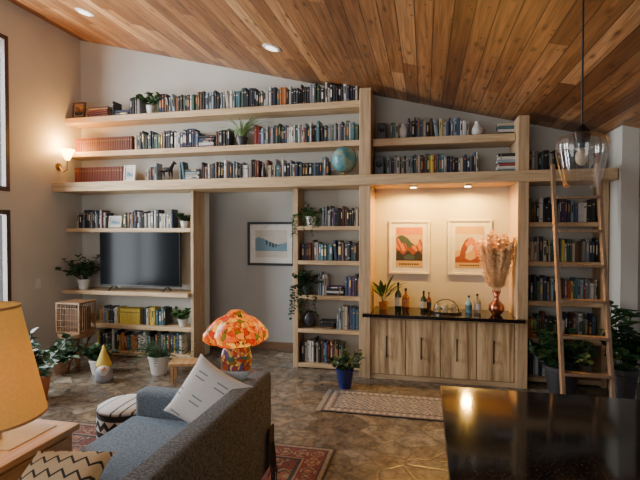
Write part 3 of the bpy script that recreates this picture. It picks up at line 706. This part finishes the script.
for x in (SX0+.08, SX1-.08):
    for y in (SY0+.1, SY1-.1): M().lathe([(.015, .0125), (.025, .125)], 12, c=(x, y, 0)).obj('leg', DKW, e, world=True)
def line_pillow_mat(name, base, ink, mode):
    m, t, b = nt(name); tc = N(t, 'ShaderNodeTexCoord'); sp = N(t, 'ShaderNodeSeparateXYZ'); L(t, tc.outputs['Object'], sp.inputs[0])
    x, z = sp.outputs[0], sp.outputs[2]
    def stripes(v, f, th): return mth(t, 'LESS_THAN', mth(t, 'FRACT', mth(t, 'MULTIPLY', v, f)), th)
    if mode == 0:
        a = stripes(z, 30, .2); band = stripes(mth(t, 'ADD', z, .02), 7.5, .5)
        dash = stripes(mth(t, 'ADD', x, mth(t, 'MULTIPLY', mth(t, 'FLOOR', mth(t, 'MULTIPLY', z, 7.5)), .061)), 6.5, .5)
        f = mth(t, 'MULTIPLY', mth(t, 'MULTIPLY', a, band), dash)
    elif mode == 2:
        f = mth(t, 'MULTIPLY', stripes(x, 14, .22), stripes(x, 3.5, .55))
    else:
        u = mth(t, 'ABSOLUTE', mth(t, 'SUBTRACT', mth(t, 'FRACT', mth(t, 'MULTIPLY', x, 16)), .5)); zz = mth(t, 'ADD', mth(t, 'MULTIPLY', z, 13), u)
        f = mth(t, 'LESS_THAN', mth(t, 'FRACT', zz), .2)
    no = N(t, 'ShaderNodeTexNoise', Scale=90); L(t, tc.outputs['Object'], no.inputs[0])
    bc = mixc(t, no.outputs['Fac'], mul(base, .85), mul(base, 1.12))
    L(t, mixc(t, f, bc, ink), b.inputs['Base Color']); b.inputs['Roughness'].default_value = .9
    return m
def cushion(label, loc, rot, w, h, th, m, name='throw_pillow'):
    o = M(); n = 18
    def P(i, j, sg):
        u = -1+2*i/n; v = -1+2*j/n
        t = (max(0, 1-u**2)*max(0, 1-v**2))**.42
        k = 1-.12*(1-abs(v)**2)*abs(u)**3; k2 = 1-.12*(1-abs(u)**2)*abs(v)**3
        return (u*w/2*k, sg*th/2*t, v*h/2*k2+h/2)
    for sg in (-1, 1):
        b = len(o.v)
        for j in range(n+1):
            for i in range(n+1): o.v.append(P(i, j, sg))
        for j in range(n):
            for i in range(n):
                k = b+j*(n+1)+i; q = (k, k+1, k+n+2, k+n+1); o.face(q if sg < 0 else q[::-1])
    ob = o.obj(name, m, smooth=True); ob.location = loc; ob.rotation_euler = rot
    return tag(ob, label, 'pillow', 'throw pillows on the sofa')
PW = line_pillow_mat('white_marked_linen', (.62, .60, .57), (.13, .18, .21), 0)
PB = line_pillow_mat('cream_marked_linen', (.60, .46, .28), (.03, .03, .03), 1)
cushion('white linen pillow with dark dashes on the sofa', (-1.345, 2.47, .52), (radians(-30), radians(22), radians(-12)), .42, .39, .18, PW)
cushion('pale blue-grey pillow leaning behind the white one', (-1.27, 2.67, .47), (radians(-4), radians(8), radians(10)), .32, .36, .12, mat('pale_blue_linen', (.33, .38, .41), .95, scale=60))
cushion('cream pillow with black geometric marks on the sofa', (-1.48, 1.46, .52), (radians(-68), 0, radians(12)), .36, .40, .15, PB)
e = T('fringed_throw', 'dark brown fringed throw hanging beside the sofa back', 'throw blanket', (-.958, 2.86, .013))
FR = mat('dark_brown_wool', (.07, .042, .026), .95, scale=40, var=.4)
M().box(-.016, -.004, -.05, .04, .30, .40).obj('cloth', FR, e, bevel=.004)
f = M(); r = random.Random(2)
for i in range(24):
    y = -.05+.09*i/23; f.tube([(-.01, y, .31), (-.006+r.uniform(0, .016), y+r.uniform(-.01, .01), .2), (r.uniform(-.01, .03), y+r.uniform(-.015, .015), r.uniform(.0, .12))], .0035, 5)
f.obj('fringe', FR, e)

# ------------------------------------------------------------------ tables & lamps
e = T('end_table', 'honey wood end table with a drawer beside the sofa', 'table', (-2.3, 2.02, 0.0125))
M().box(-2.62, -1.975, 1.60, 2.34, .515, .55).obj('tabletop', TABW, e, world=True, bevel=.005)
M().box(-2.59, -2.005, 1.63, 2.31, .16, .515).obj('body', TABW, e, world=True)
for x in (-2.59, -2.045):
    for y in (1.63, 2.27): M().box(x, x+.04, y, y+.04, .0125, .16).obj('leg', TABW, e, world=True)
d = M().box(-2.004, -1.99, 1.68, 2.27, .34, .495).obj('drawer', TABW, e, world=True, bevel=.004)
k = M().ball((-1.978, 2.06, .42), .016); k.shift((e.location[0]+d.location[0], e.location[1]+d.location[1], e.location[2]+d.location[2])); k.obj('knob', BLK, d, smooth=True)
o = M().box(-.2, .2, -.16, .16, 0, .003).obj('table_runner', mat('pale_linen_cloth', (.45, .38, .3), .9)); o.location = (-2.28, 2.12, .551); tag(o, 'pale linen cloth lying on the end table', 'cloth')
e = T('table_lamp', 'table lamp with a large glowing yellow drum shade', 'lamp', (-2.31, 2.02, .5545))
M().lathe([(.08, 0), (.085, .02), (.05, .035), (.07, .08), (.06, .14), (.02, .17), (.012, .20), (.012, .5)], 24).obj('base', BRASS, e, smooth=True)
YS = shade_mat('yellow_linen_shade', (.56, .33, .085), .40)
M().lathe([(.30, .13), (.175, .72), (.173, .72), (.298, .13)], 48, cap0=False, cap1=False).obj('lamp_shade', YS, e, smooth=True)
M().lathe([(.303, .125), (.303, .14)], 48, cap0=False, cap1=False).lathe([(.178, .71), (.178, .725)], 48, cap0=False, cap1=False).obj('shade_trim', TABW, e)
M().ball((0, 0, .45), .03).obj('bulb', BULB, e, smooth=True)
light('lamp_glow', 'POINT', (0, 0, .38), 5, (1, .62, .22), e, size=.06)
e = T('side_table', 'small round dark side table behind the sofa arm', 'table', (-1.42, 3.27, 0.0125))
M().lathe([(.24, .53), (.25, .54), (.25, .555), (.24, .56)], 32).obj('tabletop', DKW, e); M().lathe([(.03, .02), (.022, .3), (.03, .53)], 16).obj('stem', DKW, e); M().lathe([(.16, 0), (.15, .02), (.03, .04)], 24).obj('base', DKW, e)
e = T('mosaic_lamp', 'glowing stained-glass mushroom lamp in orange and red', 'lamp', (-1.38, 3.26, .573))
MS = mosaic_mat('stained_glass_shade', [(.55, .02, .001), (.95, .20, .005), (.80, .09, .002), (1, .40, .03), (.90, .15, .003), (1, .28, .01), (.16, .12, .01), (.95, .22, .006)], 26, 1.25)
MB = mosaic_mat('stained_glass_base', [(.35, .04, .01), (.55, .14, .02), (.20, .10, .02), (.75, .42, .10), (.05, .10, .04), (.50, .28, .07), (.10, .05, .12)], 32, .5)
M().lathe([(.185, .275), (.215, .305), (.212, .35), (.18, .41), (.13, .455), (.08, .475), (.045, .51), (.001, .515)], 96, cap0=False, cap1=False, rf=lambda a, z: 1+(.18*abs(sin(a*3.0))+.05*sin(a*5+1))*(1 if z < .38 else .7)-.06).obj('lamp_shade', MS, e, smooth=True)
M().lathe([(.07, 0), (.08, .01), (.11, .09), (.12, .16), (.10, .23), (.045, .30), (.03, .34)], 32, rf=lambda a, z: 1+.05*cos(a*8)).obj('base', MB, e, smooth=True)
light('lamp_glow', 'POINT', (0, 0, .39), 5, (1, .38, .08), e, size=.04)

# pouf
e = T('drum_pouf', 'round pouf with a striped white top and zigzag sides', 'pouf', (-2.28, 3.22, .0125))
DKF = mat('black_woven', (.02, .02, .022), .9); LTF = mat('white_woven', (.60, .58, .55), .9, scale=50); STF = line_pillow_mat('striped_woven', (.58, .56, .53), (.06, .06, .065), 2)
o = M(); seg = 32; zs = [.02, .065, .11, .155, .20, .245, .29]
for z in zs:
    rr = .215*(1+.06*sin(pi*(z-.0)/.31))
    for i in range(seg): q = 2*pi*(i+.0)/seg; o.v.append((rr*cos(q), rr*sin(q), z))
for j in range(len(zs)-1):
    for i in range(seg):
        a0 = j*seg+i; a1 = j*seg+(i+1) % seg; b1 = (j+1)*seg+(i+1) % seg; b0 = (j+1)*seg+i
        lo, hi2 = (0, 1) if j % 3 == 1 else ((0, 0) if j % 3 == 2 else (1, 0))
        if i % 2: o.face((a0, a1, b0), lo); o.face((a1, b1, b0), hi2)
        else: o.face((a0, a1, b1), lo); o.face((a0, b1, b0), hi2)
o.face(list(range(seg))[::-1], 0)
o.obj('side_cover', [DKF, LTF], e)
M().lathe([(.223, .288), (.215, .31), (.12, .322), (.001, .326)], 36, cap1=False).obj('top_cover', STF, e, smooth=True)
M().lathe([(.226, .28), (.228, .292)], 36, cap0=False, cap1=False).obj('piping', DKF, e)

# rugs
RC = [mat('rug_'+n, c, .95, scale=60, var=.3, bump=.3) for n, c in (('dark_red', (.13, .03, .022)), ('navy', (.03, .025, .03)), ('rust', (.20, .07, .035)), ('beige', (.31, .28, .24)), ('grey', (.23, .215, .21)), ('rose', (.21, .16, .15)), ('soft_charcoal', (.085, .078, .08)), ('faded_tan', (.22, .15, .10)))]
def rug(label, x0, x1, y0, y1, nx, ny, fn, z=.012, fringe=None):
    e = T('rug', label, 'rug', ((x0+x1)/2, (y0+y1)/2, 0)); o = M(); w, h = x1-x0, y1-y0
    for j in range(ny+1):
        for i in range(nx+1): o.v.append((-w/2+w*i/nx, -h/2+h*j/ny, z))
    for j in range(ny):
        for i in range(nx): k = j*(nx+1)+i; o.face((k, k+1, k+nx+2, k+nx+1), fn((i+.5)/nx*w, (j+.5)/ny*h, w, h))
    o.box(-w/2, w/2, -h/2, h/2, .001, z-.001, 1); o.obj('pile', RC, e)
    if fringe == 'x':
        for s in (-1, 1):
            f = M(); f.box(min(s*w/2, s*(w/2+.006)), max(s*w/2, s*(w/2+.006)), -h/2, h/2, .002, .007)
            for i in range(60):
                y = -h/2+h*(i+.5)/60; f.box(min(s*w/2, s*(w/2+.05)), max(s*w/2, s*(w/2+.05)), y-.003, y+.003, .002, .007)
            f.obj('fringe', RC[3], e)
def rosette(u, v, s, k=6):
    rr = sqrt(u*u+v*v)/s; a = atan2(v, u); p = .62+.30*abs(cos(a*k/2))
    if rr < .22: return 7
    if rr < p*.62: return 2
    if rr < p*.80: return 1
    if rr < p: return 7
    return -1
def f_or(x, y, w, h):
    d = min(x, w-x, y, h-y)
    if d < .02: return 1
    if d < .04: return 7
    if d < .06: return 1
    if d < .19:
        t = (y if min(x, w-x) < min(y, h-y) else x); q = rosette((t % .13)-.065, d-.125, .065, 4)
        return q if q >= 0 else 0
    if d < .205: return 7
    if d < .23: return 1
    row_ = int(y/.22); q = rosette(((x+(row_ % 2)*.14) % .28)-.14, (y % .22)-.11, .115, 6)
    if q >= 0: return q
    return 1 if abs(sin(x*42+sin(y*30)*1.5)) < .18 else 0
def f_run(x, y, w, h):
    d = min(y, h-y, x, w-x)
    if d < .02: return 6
    if d < .08: return 3 if int(x/.03) % 2 else 5
    if d < .10: return 6
    u = (x % .13)-.065; v = ((y-.10) % .127)-.063; q = abs(u)/.065+abs(v)/.063
    if q < .3: return 6
    if q < .6: return 3
    if q < .8: return 5
    return 4 if (int(x/.02)+int(y/.02)) % 3 else 6
rug('large dark red patterned oriental rug under the sofa', -3.3, -.66, .7, 3.47, 190, 200, f_or)
rug('small grey and rose patterned runner before the bar', -.94, .75, 4.20, 4.78, 150, 52, f_run, fringe='x')

# ------------------------------------------------------------------ floor things at the far corner
e = T('slatted_box', 'small slatted wooden lantern box on a stand', 'lantern', (-4.28, 5.02, .42))
m = M().box(-.17, .17, -.15, .15, 0, .02).box(-.17, .17, -.15, .15, .36, .38)
for x in (-.17, .15):
    for y in (-.15, .13): m.box(x, x+.02, y, y+.02, .02, .36)
m.obj('frame', MIDW, e)
m = M()
for k in range(8): m.box(-.14+k*.036, -.134+k*.036, -.145, -.139, .02, .36)
for k in range(4): m.box(-.15, .15, -.147, -.141, .08+k*.075, .086+k*.075)
for k in range(7): m.box(.158, .164, -.12+k*.036, -.114+k*.036, .02, .36)
m.obj('slats', MIDW, e); M().box(-.12, .12, -.08, .12, .021, .30).obj('inner_box', DKW, e)
e = T('plant_stand', 'carved dark wood stand holding the lantern box', 'stand', (-4.28, 5.02, 0))
M().lathe([(.20, .36), (.21, .37), (.21, .41), (.2, .418)], 24).obj('top', MIDW, e)
for k in range(4):
    a = pi/4+k*pi/2; M().tube([(.16*cos(a), .16*sin(a), .36), (.1*cos(a), .1*sin(a), .2), (.17*cos(a), .17*sin(a), .01)], [.032, .024, .028], 8).obj('leg', MIDW, e)
e = T('garden_gnome', 'small gnome with a pointed yellow hat on the floor', 'gnome', (-3.50, 4.52, 0), (0, 0, radians(35)))
M().lathe([(.08, 0), (.095, .04), (.09, .12), (.05, .19)], 20).obj('body', mat('grey_felt', (.28, .28, .30), .9), e, smooth=True)
M().lathe([(.003, .02), (.035, .06), (.062, .13), (.065, .17), (.03, .20)], 16, c=(0, -.048, 0)).obj('beard', WHT, e, smooth=True)
M().ball((0, -.118, .172), .022).obj('nose', mat('pink_nose', (.62, .28, .20), .7), e, smooth=True)
M().lathe([(.088, .175), (.086, .19), (.055, .26), (.03, .33), (.008, .40)], 20).obj('hat', mat('yellow_felt', (.56, .42, .08), .9), e, smooth=True)
e = T('step_stool', 'low tan wooden stool on the stone floor', 'stool', (-2.60, 4.72, 0), (0, 0, .3))
M().box(-.17, .17, -.12, .12, .20, .23).obj('seat', TABW, e, bevel=.004)
for x in (-.15, .12):
    for y in (-.1, .07): M().box(x, x+.03, y, y+.03, 0, .20).obj('leg', TABW, e)
o = T('light_switch', 'white light switch plate on the plaster wall', 'switch', (LX, 5.0, .95)); M().box(0, .008, -.04, .04, 0, .12).obj('plate', WHT, o); M().box(.008, .014, -.012, .012, .045, .075).obj('toggle', WHT, o)

# ------------------------------------------------------------------ lighting & camera
w = bpy.data.worlds.new('World'); SC.world = w; w.use_nodes = True; t = w.node_tree; bg = t.nodes['Background']
tc = N(t, 'ShaderNodeTexCoord'); sp = N(t, 'ShaderNodeSeparateXYZ'); L(t, tc.outputs['Generated'], sp.inputs[0])
r = N(t, 'ShaderNodeValToRGB'); r.color_ramp.elements[0].color = (.45, .45, .45, 1); r.color_ramp.elements[0].position = .45; r.color_ramp.elements[1].color = (.85, .90, 1, 1)
L(t, mth(t, 'MULTIPLY_ADD', sp.outputs[2], .5, .5), r.inputs[0]); L(t, r.outputs[0], bg.inputs[0]); bg.inputs[1].default_value = .52
light('window_daylight', 'AREA', (LX-.45, 4.3, 2.35), 900, (.90, .95, 1), size=3.4, rot=(0, radians(-90), 0), shape='RECTANGLE', size_y=3.4)
light('room_fill', 'AREA', (-2.2, -1.4, 1.9), 74, (.98, .97, .97), size=3.6, rot=(radians(92), 0, 0), shape='RECTANGLE', size_y=1.8)  # added soft fill panel behind the camera, standing in for daylight

cd = bpy.data.cameras.new('camera'); cd.sensor_width = 36; cd.lens = 465/640*36; cd.clip_start = .05
co = bpy.data.objects.new('camera', cd); co.location = (0, 0, 1.68); co.rotation_euler = (radians(90-1.1), 0, radians(12.7)); COL.objects.link(co); SC.camera = co
